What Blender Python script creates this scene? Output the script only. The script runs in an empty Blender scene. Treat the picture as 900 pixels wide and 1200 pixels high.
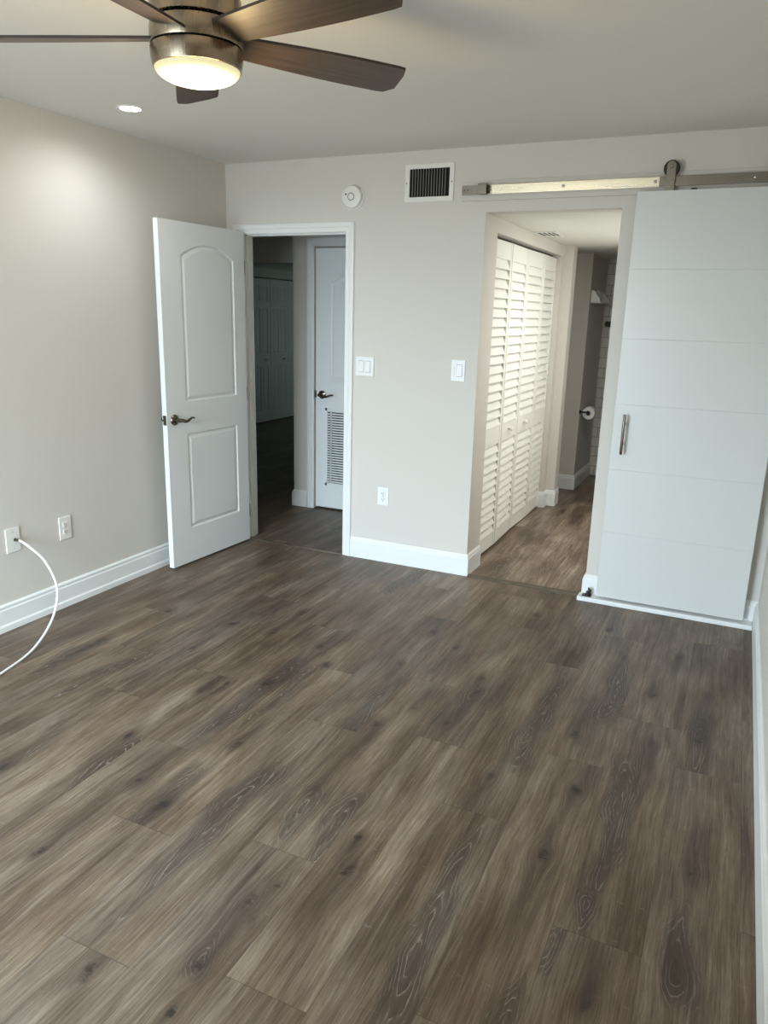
import bpy, bmesh, math, random
import numpy as np
from mathutils import Matrix, Vector
from mathutils.geometry import tessellate_polygon

random.seed(4)
rng = np.random.default_rng(7)
sc = bpy.context.scene
COL = sc.collection

# ------------------------------------------------------------------ camera, world, big lights, exposure
CAM_LOC = (3.1544, -4.2793, 1.5755)
CAM_R = [(0.905000, 0.424683, 0.024867), (-0.130043, 0.220519, 0.966675), (0.405047, -0.878075, 0.254797)]
cam_data = bpy.data.cameras.new('camera')
cam_data.sensor_fit = 'VERTICAL'
cam_data.sensor_height = 36.0
cam_data.sensor_width = 27.0
cam_data.lens = 26.4696
cam_data.clip_start = 0.02
cam = bpy.data.objects.new('camera', cam_data)
COL.objects.link(cam)
m = Matrix(((CAM_R[0][0], CAM_R[1][0], CAM_R[2][0], CAM_LOC[0]),
            (CAM_R[0][1], CAM_R[1][1], CAM_R[2][1], CAM_LOC[1]),
            (CAM_R[0][2], CAM_R[1][2], CAM_R[2][2], CAM_LOC[2]),
            (0, 0, 0, 1)))
cam.matrix_world = m
sc.camera = cam

world = bpy.data.worlds.new('sky')
sc.world = world
world.use_nodes = True
bg = world.node_tree.nodes['Background']
bg.inputs[0].default_value = (0.72, 0.85, 1.0, 1)
bg.inputs[1].default_value = 0.6

sc.view_settings.view_transform = 'Standard'
sc.view_settings.look = 'None'
sc.view_settings.gamma = 1.0
sc.view_settings.use_curve_mapping = False
sc.view_settings.exposure = 0.0
sc.cycles.max_bounces = 10
sc.cycles.diffuse_bounces = 6
sc.cycles.sample_clamp_indirect = 6.0


def area(name, loc, rot, sx, sy, power, color):
    l = bpy.data.lights.new(name, 'AREA')
    l.shape = 'RECTANGLE'; l.size = sx; l.size_y = sy
    l.energy = power; l.color = color
    o = bpy.data.objects.new(name, l); COL.objects.link(o)
    o.location = loc; o.rotation_euler = rot
    return o


# daylight entering through the glass-door opening in the wall behind the camera
area('daylight', (1.0, -5.32, 1.1), (math.radians(90), 0, 0), 1.7, 2.0, 64, (0.76, 0.91, 1.0))
# bright sky above the horizon outside that opening: reaches the low parts of the far wall, not the top
area('sky_glow', (1.0, -14.0, 5.6), (math.radians(90), 0, 0), 16.0, 8.0, 12500, (0.70, 0.87, 1.0))
# added fill light that lifts the dark doors in the far room, no window there
area('far_room_fill', (-1.3, 6.25, 1.25), (math.radians(90), 0, math.radians(128)), 0.8, 1.2, 3.4, (0.74, 1.0, 0.95))
# vanity light of the bathroom, on the far right wall of the passage
area('passage_light', (2.54, 0.95, 2.12), (0, 0, 0), 0.24, 0.30, 13, (1.0, 1.0, 0.96))
area('vanity_light', (3.15, 1.05, 1.45), (math.radians(90), 0, math.radians(90)), 1.0, 0.9, 9.5, (1.0, 1.0, 0.96))


# ------------------------------------------------------------------ materials
def s2l(r, g, b):
    f = lambda c: (c / 255 / 12.92) if c / 255 <= 0.04045 else ((c / 255 + 0.055) / 1.055) ** 2.4
    return (f(r), f(g), f(b), 1)


def mat(name, color, rough=0.5, metal=0.0, bump=0.0, bscale=200, spec=0.5, noise=0.0, nscale=6):
    mt = bpy.data.materials.new(name); mt.use_nodes = True
    nt = mt.node_tree; b = nt.nodes['Principled BSDF']
    b.inputs['Base Color'].default_value = color
    b.inputs['Roughness'].default_value = rough
    b.inputs['Metallic'].default_value = metal
    b.inputs['Specular IOR Level'].default_value = spec
    tc = nt.nodes.new('ShaderNodeTexCoord')
    if bump > 0:
        n = nt.nodes.new('ShaderNodeTexNoise'); n.inputs['Scale'].default_value = bscale
        n.inputs['Detail'].default_value = 3
        nt.links.new(tc.outputs['Object'], n.inputs['Vector'])
        bp = nt.nodes.new('ShaderNodeBump'); bp.inputs['Strength'].default_value = bump
        bp.inputs['Distance'].default_value = 0.002
        nt.links.new(n.outputs['Fac'], bp.inputs['Height'])
        nt.links.new(bp.outputs['Normal'], b.inputs['Normal'])
    if noise > 0:
        n = nt.nodes.new('ShaderNodeTexNoise'); n.inputs['Scale'].default_value = nscale
        nt.links.new(tc.outputs['Object'], n.inputs['Vector'])
        mx = nt.nodes.new('ShaderNodeMix'); mx.data_type = 'RGBA'
        mx.inputs[6].default_value = tuple(c * (1 - noise) for c in color[:3]) + (1,)
        mx.inputs[7].default_value = tuple(min(1, c * (1 + noise)) for c in color[:3]) + (1,)
        nt.links.new(n.outputs['Fac'], mx.inputs[0])
        nt.links.new(mx.outputs[2], b.inputs['Base Color'])
    return mt


def emit_mat(name, color, strength):
    mt = bpy.data.materials.new(name); mt.use_nodes = True
    b = mt.node_tree.nodes['Principled BSDF']
    b.inputs['Base Color'].default_value = (0.9, 0.88, 0.8, 1)
    b.inputs['Emission Color'].default_value = color
    b.inputs['Emission Strength'].default_value = strength
    return mt


def brushed(name, color, rough=0.3, axis='x'):
    mt = mat(name, color, rough, 1.0)
    nt = mt.node_tree; b = nt.nodes['Principled BSDF']
    tc = nt.nodes.new('ShaderNodeTexCoord'); mp = nt.nodes.new('ShaderNodeMapping')
    mp.inputs['Scale'].default_value = {'x': (4, 260, 260), 'z': (260, 260, 4), 'y': (260, 4, 260)}[axis]
    n = nt.nodes.new('ShaderNodeTexNoise'); n.inputs['Scale'].default_value = 1.0
    nt.links.new(tc.outputs['Object'], mp.inputs['Vector']); nt.links.new(mp.outputs['Vector'], n.inputs['Vector'])
    mr = nt.nodes.new('ShaderNodeMapRange')
    mr.inputs['To Min'].default_value = rough - 0.08; mr.inputs['To Max'].default_value = rough + 0.1
    nt.links.new(n.outputs['Fac'], mr.inputs['Value']); nt.links.new(mr.outputs['Result'], b.inputs['Roughness'])
    bp = nt.nodes.new('ShaderNodeBump'); bp.inputs['Strength'].default_value = 0.5; bp.inputs['Distance'].default_value = 0.0006
    nt.links.new(n.outputs['Fac'], bp.inputs['Height']); nt.links.new(bp.outputs['Normal'], b.inputs['Normal'])
    return mt


M = {}
M['wall'] = mat('greige_wall_paint', s2l(212, 208, 201), 0.75, bump=0.25, bscale=110, spec=0.3)
M['ceiling'] = mat('ceiling_paint', s2l(222, 220, 214), 0.85, bump=0.25, bscale=90, spec=0.2)
M['bath_ceiling'] = mat('bath_ceiling_paint', s2l(222, 222, 214), 0.85, bump=0.15, bscale=90, spec=0.2)
M['trim'] = mat('white_trim_paint', s2l(232, 234, 233), 0.35, spec=0.5)
M['door'] = mat('white_door_paint', s2l(228, 230, 229), 0.4, bump=0.06, bscale=300)
M['barn'] = mat('white_lacquer', s2l(211, 212, 209), 0.35)
M['louver'] = mat('white_shutter_paint', s2l(236, 236, 230), 0.4)
M['plastic'] = mat('white_plastic', s2l(232, 231, 225), 0.3)
M['plastic_cool'] = mat('white_switch_plastic', s2l(236, 238, 238), 0.3)
M['dark'] = mat('dark_void', s2l(16, 16, 17), 0.9)
M['slot'] = mat('dark_slot', s2l(60, 58, 54), 0.6)
M['nickel'] = brushed('brushed_nickel', s2l(118, 108, 98), 0.22, 'z')
M['fan_nickel'] = brushed('fan_brushed_nickel', s2l(158, 142, 122), 0.24, 'z')
M['steel'] = brushed('brushed_stainless', s2l(138, 131, 120), 0.30, 'x')
M['steel_glare'] = brushed('stainless_painted_glare', s2l(238, 228, 204), 0.28, 'x')  # same stainless with the rail's bright reflection put into its colour
M['steel_glare'].node_tree.nodes['Bump'].inputs['Strength'].default_value = 0.3
M['bronze'] = mat('satin_nickel_dark', s2l(120, 110, 98), 0.25, 1.0)
M['chrome'] = mat('polished_chrome', s2l(190, 190, 188), 0.12, 1.0)
M['rubber'] = mat('black_rubber', s2l(16, 16, 17), 0.45)
M['black'] = mat('black_metal', s2l(14, 14, 15), 0.35, 0.4)
M['cable'] = mat('white_cable_jacket', s2l(240, 240, 238), 0.4)
M['paper'] = mat('toilet_tissue', s2l(240, 238, 232), 0.9, bump=0.2, bscale=300)
M['card'] = mat('cardboard_core', s2l(120, 100, 80), 0.9)
M['stripwood'] = mat('threshold_vinyl', s2l(88, 79, 67), 0.45, noise=0.25, nscale=30)
M['stripmetal'] = brushed('threshold_metal', s2l(160, 150, 132), 0.35, 'x')
M['glass_lit'] = emit_mat('lit_frosted_glass', (1.0, 0.80, 0.45, 1), 7.0)
M['glass_lit'].node_tree.nodes['Principled BSDF'].inputs['Base Color'].default_value = (0.10, 0.09, 0.06, 1)
_nt = M['glass_lit'].node_tree; _tc = _nt.nodes.new('ShaderNodeTexCoord'); _sx = _nt.nodes.new('ShaderNodeSeparateXYZ'); _cx = _nt.nodes.new('ShaderNodeCombineXYZ')
_nt.links.new(_tc.outputs['Object'], _sx.inputs[0]); _nt.links.new(_sx.outputs['X'], _cx.inputs['X']); _nt.links.new(_sx.outputs['Y'], _cx.inputs['Y'])
_ln = _nt.nodes.new('ShaderNodeVectorMath'); _ln.operation = 'LENGTH'; _nt.links.new(_cx.outputs[0], _ln.inputs[0])
_mr = _nt.nodes.new('ShaderNodeMapRange'); _mr.interpolation_type = 'SMOOTHSTEP'
_mr.inputs['From Min'].default_value = 0.062; _mr.inputs['From Max'].default_value = 0.109
_mr.inputs['To Min'].default_value = 8.0; _mr.inputs['To Max'].default_value = 0.80
_nt.links.new(_ln.outputs['Value'], _mr.inputs['Value']); _nt.links.new(_mr.outputs[0], _nt.nodes['Principled BSDF'].inputs['Emission Strength'])
_nt.nodes['Principled BSDF'].inputs['Emission Color'].default_value = (1.0, 0.90, 0.52, 1)
M['led'] = emit_mat('lit_led_lens', (1.0, 0.95, 0.86, 1), 30.0)


def blade_mat():
    mt = mat('walnut_blade', s2l(84, 62, 48), 0.42)
    nt = mt.node_tree; b = nt.nodes['Principled BSDF']
    tc = nt.nodes.new('ShaderNodeTexCoord'); mp = nt.nodes.new('ShaderNodeMapping')
    mp.inputs['Scale'].default_value = (5, 90, 90)
    n = nt.nodes.new('ShaderNodeTexNoise'); n.inputs['Scale'].default_value = 1.0; n.inputs['Detail'].default_value = 4
    cr = nt.nodes.new('ShaderNodeValToRGB')
    cr.color_ramp.elements[0].position = 0.3; cr.color_ramp.elements[0].color = s2l(46, 37, 31)
    cr.color_ramp.elements[1].position = 0.72; cr.color_ramp.elements[1].color = s2l(72, 59, 50)
    nt.links.new(tc.outputs['Object'], mp.inputs['Vector']); nt.links.new(mp.outputs['Vector'], n.inputs['Vector'])
    nt.links.new(n.outputs['Fac'], cr.inputs['Fac']); nt.links.new(cr.outputs['Color'], b.inputs['Base Color'])
    return mt


M['blade'] = blade_mat()


def tile_mat():
    mt = mat('white_subway_tile', s2l(214, 212, 204), 0.25)
    nt = mt.node_tree; b = nt.nodes['Principled BSDF']
    tc = nt.nodes.new('ShaderNodeTexCoord'); sx = nt.nodes.new('ShaderNodeSeparateXYZ'); cx = nt.nodes.new('ShaderNodeCombineXYZ')
    nt.links.new(tc.outputs['Object'], sx.inputs[0])
    nt.links.new(sx.outputs['X'], cx.inputs['X']); nt.links.new(sx.outputs['Z'], cx.inputs['Y'])
    br = nt.nodes.new('ShaderNodeTexBrick')
    br.inputs['Scale'].default_value = 1.0
    br.inputs['Brick Width'].default_value = 0.20; br.inputs['Row Height'].default_value = 0.10
    br.inputs['Mortar Size'].default_value = 0.004
    br.inputs['Color1'].default_value = s2l(216, 214, 206); br.inputs['Color2'].default_value = s2l(208, 206, 198)
    br.inputs['Mortar'].default_value = s2l(168, 165, 156)
    nt.links.new(cx.outputs[0], br.inputs['Vector'])
    nt.links.new(br.outputs['Color'], b.inputs['Base Color'])
    bp = nt.nodes.new('ShaderNodeBump'); bp.inputs['Strength'].default_value = 0.4; bp.inputs['Distance'].default_value = 0.002
    bp.invert = True
    nt.links.new(br.outputs['Fac'], bp.inputs['Height']); nt.links.new(bp.outputs['Normal'], b.inputs['Normal'])
    return mt


M['tile'] = tile_mat()


def floor_mat(K=0.78, warmth=0.50):
    """grey-brown oak plank: grain from stretched noise, growth rings and knots from per-plank attributes"""
    mt = bpy.data.materials.new('oak_plank'); mt.use_nodes = True
    nt = mt.node_tree; N = nt.nodes; L = nt.links; b = N['Principled BSDF']

    def attr(name):
        a = N.new('ShaderNodeAttribute'); a.attribute_name = name; return a.outputs['Fac']

    def math_(op, a, c=None, d=None):
        n = N.new('ShaderNodeMath'); n.operation = op
        for i, v in enumerate((a, c, d)):
            if v is None: continue
            if isinstance(v, (int, float)): n.inputs[i].default_value = v
            else: L.new(v, n.inputs[i])
        return n.outputs[0]

    def ramp(v, pts):
        n = N.new('ShaderNodeValToRGB'); e = n.color_ramp.elements
        while len(e) < len(pts): e.new(0.5)
        for k, (p, c) in enumerate(pts):
            e[k].position = p; e[k].color = c if isinstance(c, tuple) else (c, c, c, 1)
        L.new(v, n.inputs[0]); return n.outputs['Color']

    def mix(fac, a, c, mode='MIX'):
        n = N.new('ShaderNodeMix'); n.data_type = 'RGBA'; n.blend_type = mode
        for i, v in ((0, fac), (6, a), (7, c)):
            if isinstance(v, (int, float)): n.inputs[i].default_value = v
            elif isinstance(v, tuple): n.inputs[i].default_value = v
            else: L.new(v, n.inputs[i])
        return n.outputs[2]

    tc = N.new('ShaderNodeTexCoord'); sp = N.new('ShaderNodeSeparateXYZ'); L.new(tc.outputs['Object'], sp.inputs[0])
    warp, seed, tone = attr('warp'), attr('seed'), attr('tone')
    px = math_('ADD', sp.outputs['X'], warp); py = sp.outputs['Y']
    # slow sideways drift so the grain is never dead straight
    dv = N.new('ShaderNodeCombineXYZ'); L.new(math_('MULTIPLY', px, 3.0), dv.inputs[0]); L.new(math_('MULTIPLY', py, 1.6), dv.inputs[1]); L.new(seed, dv.inputs[2])
    dn = N.new('ShaderNodeTexNoise'); dn.inputs['Scale'].default_value = 1.0; dn.inputs['Detail'].default_value = 2; L.new(dv.outputs[0], dn.inputs['Vector'])
    px = math_('ADD', px, math_('MULTIPLY', math_('SUBTRACT', dn.outputs['Fac'], 0.5), 0.05))

    def noise(sx, sy, detail=3, rough=0.55):
        c = N.new('ShaderNodeCombineXYZ')
        L.new(math_('MULTIPLY', px, sx), c.inputs[0]); L.new(math_('MULTIPLY', py, sy), c.inputs[1]); L.new(seed, c.inputs[2])
        n = N.new('ShaderNodeTexNoise'); n.inputs['Scale'].default_value = 1.0
        n.inputs['Detail'].default_value = detail; n.inputs['Roughness'].default_value = rough
        L.new(c.outputs[0], n.inputs['Vector']); return n.outputs['Fac']

    k_ = lambda r_, g_, b_: tuple(c * K for c in s2l(r_, g_, b_)[:3]) + (1,)
    broad = noise(13, 0.8, 4, 0.6)
    mid = noise(48, 1.7, 5, 0.68)
    fine = noise(150, 5.0, 5, 0.85)
    patch = noise(6.5, 2.2, 4)
    hue = noise(6, 1.3, 2)
    sub = lambda n_, w_: math_('MULTIPLY', math_('SUBTRACT', n_, 0.5), w_)
    v = math_('ADD', sub(broad, 0.70), 0.5)
    for n_, w_ in ((mid, 0.85), (fine, 1.35), (patch, 1.05), (tone, 0.14)): v = math_('ADD', v, sub(n_, w_))
    col = ramp(v, [(0.0, k_(58, 47, 40)), (0.33, k_(97, 84, 73)), (0.62, k_(129, 116, 103)), (1.0, k_(172, 160, 145))])
    warm = ramp(v, [(0.0, k_(56, 38, 26)), (0.33, k_(95, 75, 58)), (0.62, k_(124, 105, 87)), (1.0, k_(166, 149, 128))])
    hf = math_('ADD', sub(hue, 2.2), math_('ADD', warmth, math_('MULTIPLY', tone, 0.45)))
    hfn = N.new('ShaderNodeClamp'); L.new(hf, hfn.inputs[0])
    col = mix(hfn.outputs[0], col, warm)
    # growth-ring figure: darker heart with thin broken pale lines
    cath, phase = attr('cath'), attr('phase')
    ragged = math_('MULTIPLY_ADD', noise(34, 5, 3), 1.6, 0.1)
    heart = N.new('ShaderNodeClamp'); L.new(math_('MULTIPLY', cath, ragged), heart.inputs[0]); heart = heart.outputs[0]
    ph = math_('ADD', phase, math_('MULTIPLY', math_('SUBTRACT', noise(24, 8, 3), 0.5), 2.2))
    fr = math_('FRACT', ph)
    line = ramp(fr, [(0.0, 1.0), (0.09, 0.7), (0.24, 0.0), (0.95, 0.0)])
    dark = ramp(fr, [(0.15, 0.0), (0.55, 0.5), (0.97, 1.0)])
    brk = ramp(noise(46, 7, 4, 0.7), [(0.44, 0.0), (0.54, 1.0)])
    col = mix(math_('MULTIPLY', heart, 0.62), col, k_(68, 56, 48))
    col = mix(math_('MULTIPLY', math_('MULTIPLY', heart, dark), 0.35), col, k_(48, 38, 32))
    lw = math_('MULTIPLY', math_('MULTIPLY', cath, line), math_('MULTIPLY', brk, 0.62))
    col = mix(lw, col, k_(176, 164, 150))
    # pores: short dark ticks along the grain
    pore = ramp(noise(170, 9, 3, 0.7), [(0.30, 1.0), (0.42, 0.0)])
    col = mix(math_('MULTIPLY', pore, 0.45), col, k_(54, 43, 36))
    # pale limed ticks across and along the grain
    fl = ramp(noise(24, 90, 2, 0.5), [(0.70, 0.0), (0.78, 1.0)])
    col = mix(math_('MULTIPLY', fl, 0.17), col, k_(190, 178, 162))
    lime = ramp(noise(140, 3.0, 3, 0.7), [(0.60, 0.0), (0.74, 1.0)])
    col = mix(math_('MULTIPLY', lime, 0.24), col, k_(182, 170, 155))
    # knots
    knot = attr('knot'); halo = attr('halo')
    col = mix(math_('MULTIPLY', halo, math_('MULTIPLY_ADD', noise(48, 5, 3), 1.8, -0.25)), col, k_(60, 46, 38))
    kn = math_('MULTIPLY', knot, math_('MULTIPLY_ADD', noise(60, 60, 5, 0.75), 4.6, -1.35))
    col = mix(ramp(kn, [(0.25, 0.0), (0.85, 0.90)]), col, k_(38, 29, 24))
    # joints between boards
    ed = attr('edge_u'); en = attr('edge_v')
    gap = math_('MAXIMUM', math_('LESS_THAN', ed, 0.0008), math_('LESS_THAN', en, 0.0012))
    col = mix(math_('MULTIPLY', gap, 0.5), col, k_(44, 36, 30))
    L.new(col, b.inputs['Base Color'])
    rr = N.new('ShaderNodeMapRange'); rr.inputs['To Min'].default_value = 0.36; rr.inputs['To Max'].default_value = 0.52
    L.new(fine, rr.inputs['Value']); L.new(rr.outputs[0], b.inputs['Roughness'])
    b.inputs['Specular IOR Level'].default_value = 0.45
    bp = N.new('ShaderNodeBump'); bp.inputs['Strength'].default_value = 0.10; bp.inputs['Distance'].default_value = 0.002
    L.new(math_('SUBTRACT', fine, math_('MULTIPLY', gap, 1.5)), bp.inputs['Height']); L.new(bp.outputs['Normal'], b.inputs['Normal'])
    return mt


M['floor'] = floor_mat()
M['floor_lit'] = floor_mat(1.18, 0.12)  # same oak planks, the brighter passage light put into the colour


# ------------------------------------------------------------------ building helpers
def obj(name, bm, material, parent=None, smooth=False):
    me = bpy.data.meshes.new(name)
    bmesh.ops.recalc_face_normals(bm, faces=bm.faces[:])
    bm.to_mesh(me); bm.free()
    me.materials.append(material)
    if smooth:
        me.polygons.foreach_set('use_smooth', [True] * len(me.polygons))
        try: me.set_sharp_from_angle(angle=math.radians(38))
        except Exception: pass
    o = bpy.data.objects.new(name, me); COL.objects.link(o)
    if parent: o.parent = parent
    return o


def tag(o, label=None, cat=None, group=None, kind=None):
    if label: o['label'] = label
    if cat: o['category'] = cat
    if group: o['group'] = group
    if kind: o['kind'] = kind
    return o


def thing(name, label, cat, loc=(0, 0, 0), rotz=0.0, group=None, kind=None):
    o = bpy.data.objects.new(name, None); COL.objects.link(o)
    o.empty_display_size = 0.05
    o.location = loc; o.rotation_euler = (0, 0, rotz)
    return tag(o, label, cat, group, kind)


def BM(): return bmesh.new()


def box(bm, x0, x1, y0, y1, z0, z1, bev=0.0, seg=2):
    r = bmesh.ops.create_cube(bm, size=1.0)
    vs = r['verts']
    for v in vs:
        v.co = Vector(((x0 + x1) / 2 + v.co.x * (x1 - x0), (y0 + y1) / 2 + v.co.y * (y1 - y0), (z0 + z1) / 2 + v.co.z * (z1 - z0)))
    if bev > 0:
        es = list({e for v in vs for e in v.link_edges})
        bmesh.ops.bevel(bm, geom=es, offset=bev, segments=seg, affect='EDGES', profile=0.5)
    return bm


def cyl(bm, p0, p1, r0, r1=None, seg=32, bev=0.0):
    r1 = r0 if r1 is None else r1
    p0, p1 = Vector(p0), Vector(p1); d = p1 - p0
    q = d.to_track_quat('Z', 'Y').to_matrix().to_4x4()
    r = bmesh.ops.create_cone(bm, cap_ends=True, segments=seg, radius1=r0, radius2=r1, depth=d.length,
                              matrix=Matrix.Translation((p0 + p1) / 2) @ q)
    if bev > 0:
        es = list({e for v in r['verts'] for e in v.link_edges if len(e.link_faces) == 2 and any(len(f.verts) > 4 for f in e.link_faces)})
        bmesh.ops.bevel(bm, geom=es, offset=bev, segments=2, affect='EDGES', profile=0.5)
    return bm


def lathe(bm, prof, seg=64, origin=(0, 0, 0), axis='z'):
    """prof: list of (radius, height)"""
    O = Vector(origin); rings = []

    def put(a, b, h):
        if axis == 'z': return O + Vector((a, b, h))
        if axis == 'y': return O + Vector((a, h, b))
        return O + Vector((h, a, b))
    for r, h in prof:
        if r < 1e-6: rings.append([bm.verts.new(put(0, 0, h))])
        else: rings.append([bm.verts.new(put(r * math.cos(2 * math.pi * k / seg), r * math.sin(2 * math.pi * k / seg), h)) for k in range(seg)])
    for A, B in zip(rings, rings[1:]):
        for k in range(seg):
            j = (k + 1) % seg
            if len(A) == 1 and len(B) == 1: continue
            if len(A) == 1: bm.faces.new((A[0], B[j], B[k]))
            elif len(B) == 1: bm.faces.new((A[k], A[j], B[0]))
            else: bm.faces.new((A[k], A[j], B[j], B[k]))
    return bm


def smooth_path(pts, n=10):
    P = [Vector(p) for p in pts]; out = []
    for i in range(len(P) - 1):
        a = P[max(i - 1, 0)]; b = P[i]; c = P[i + 1]; d = P[min(i + 2, len(P) - 1)]
        for k in range(n):
            t = k / n
            out.append(0.5 * ((2 * b) + (c - a) * t + (2 * a - 5 * b + 4 * c - d) * t * t + (-a + 3 * b - 3 * c + d) * t ** 3))
    out.append(P[-1]); return out


def tube(bm, pts, rad, seg=12):
    n = len(pts); rings = []
    up = Vector((0, 0, 1)); prev = None
    for i, p in enumerate(pts):
        t = (pts[min(i + 1, n - 1)] - pts[max(i - 1, 0)]).normalized()
        if prev is None:
            a = up if abs(t.z) < 0.9 else Vector((1, 0, 0))
            nx = t.cross(a).normalized()
        else:
            nx = (prev - t * prev.dot(t)).normalized()
        prev = nx; ny = t.cross(nx)
        r = rad(i / (n - 1)) if callable(rad) else rad
        rx, ry = r if isinstance(r, tuple) else (r, r)
        rings.append([bm.verts.new(p + nx * rx * math.cos(2 * math.pi * k / seg) + ny * ry * math.sin(2 * math.pi * k / seg)) for k in range(seg)])
    for A, B in zip(rings, rings[1:]):
        for k in range(seg):
            j = (k + 1) % seg; bm.faces.new((A[k], A[j], B[j], B[k]))
    bm.faces.new(rings[0][::-1]); bm.faces.new(rings[-1]); return bm


def sweep(bm, path, prof, to3d, side=1):
    """sweep an open profile [(offset along the path normal, second)] along a 2-D polyline with mitred corners"""
    P = [Vector(p) for p in path]; rings = []
    for i, p in enumerate(P):
        ns = []
        if i > 0: d = (P[i] - P[i - 1]).normalized(); ns.append(Vector((d.y, -d.x)) * side)
        if i < len(P) - 1: d = (P[i + 1] - P[i]).normalized(); ns.append(Vector((d.y, -d.x)) * side)
        if len(ns) == 2:
            s = (ns[0] + ns[1]); nn = s / (1 + ns[0].dot(ns[1]))
        else: nn = ns[0]
        rings.append([bm.verts.new(to3d(p + nn * o, h)) for o, h in prof])
    for A, B in zip(rings, rings[1:]):
        for k in range(len(prof)):
            j = (k + 1) % len(prof)
            bm.faces.new((A[k], A[j], B[j], B[k]))
    bm.faces.new(rings[0]); bm.faces.new(rings[-1][::-1])
    return bm


FLAT = lambda p, h: Vector((p.x, p.y, h))

# ------------------------------------------------------------------ dimensions
H = 2.4715      # bedroom ceiling
W = 3.3994      # bedroom width
YF = -5.3       # wall behind the camera
XL, XR, ZO = 1.7563, 2.4888, 2.134   # passage opening
D0, D1, DZ = 0.118, 0.882, 2.05      # bedroom doorway (inside the jambs)
T = 0.115


def struct(name, bm, m, label, cat, smooth=False):
    o = obj(name, bm, m, smooth=smooth)
    return tag(o, label, cat, kind='structure')


# ------------------------------------------------------------------ floors
PW, PL = 0.228, 1.22
KNOTS = [ (1.224, -2.366), (1.628, -2.229), (0.532, -1.347), (0.502, -1.772), (1.302, -1.846), (0.986, -2.727), (1.458, -2.557), (1.621, -2.636), (1.449, -2.964), (1.462, -1.761), (1.474, -1.339), (1.178, -1.315), (1.016, -1.151), (1.241, -1.956), (1.164, -1.003), (1.594, -1.494), (0.938, -1.310), (0.945, -1.633), (1.899, -0.914), (1.894, -1.324), (2.054, -1.318), (2.107, -1.672), (2.028, -1.850), (2.275, -1.721), (2.276, -1.285), (2.286, -1.587), (2.296, -1.417), (2.067, -1.032), (2.704, -0.442), (2.993, -1.084), (3.030, -1.489), (2.315, -0.430), (2.750, -1.559), (2.154, -2.771), (2.018, -2.324), (2.535, -1.986), (2.266, -2.481), (2.302, -2.624), (2.116, -2.858), (2.159, -2.907), (2.153, -3.216), (1.899, -3.215), (2.798, -2.301), (3.017, -2.764), (2.815, -1.915), (2.805, -2.297), (3.213, -2.175), (3.204, -2.589), (3.201, -1.373), (3.208, -0.971), (3.059, -0.621), (2.835, -1.926), (2.128, -3.075) ]
CATHS = [(2.598, -2.823, 0.607), (1.831, -2.524, -0.608), (2.597, -1.652, 0.623), (2.973, -1.898, -0.622), (2.830, -1.170, 0.611), (1.471, -1.774, -0.636), (1.558, -1.710, -0.471), (1.606, -2.573, -0.449), (1.280, -2.498, -0.328), (2.853, -2.895, 0.168), (3.198, -1.428, -0.623), (1.953, -1.867, 0.480), (2.035, -2.429, -0.255), (2.128, -3.075, 0.114), (0.768, -1.972, -0.382), (2.296, -1.451, -0.202), (2.964, -2.439, -0.120), (2.188, -2.448, -0.373), (3.208, -2.567, 0.247), (2.891, -2.638, 0.210)]


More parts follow.
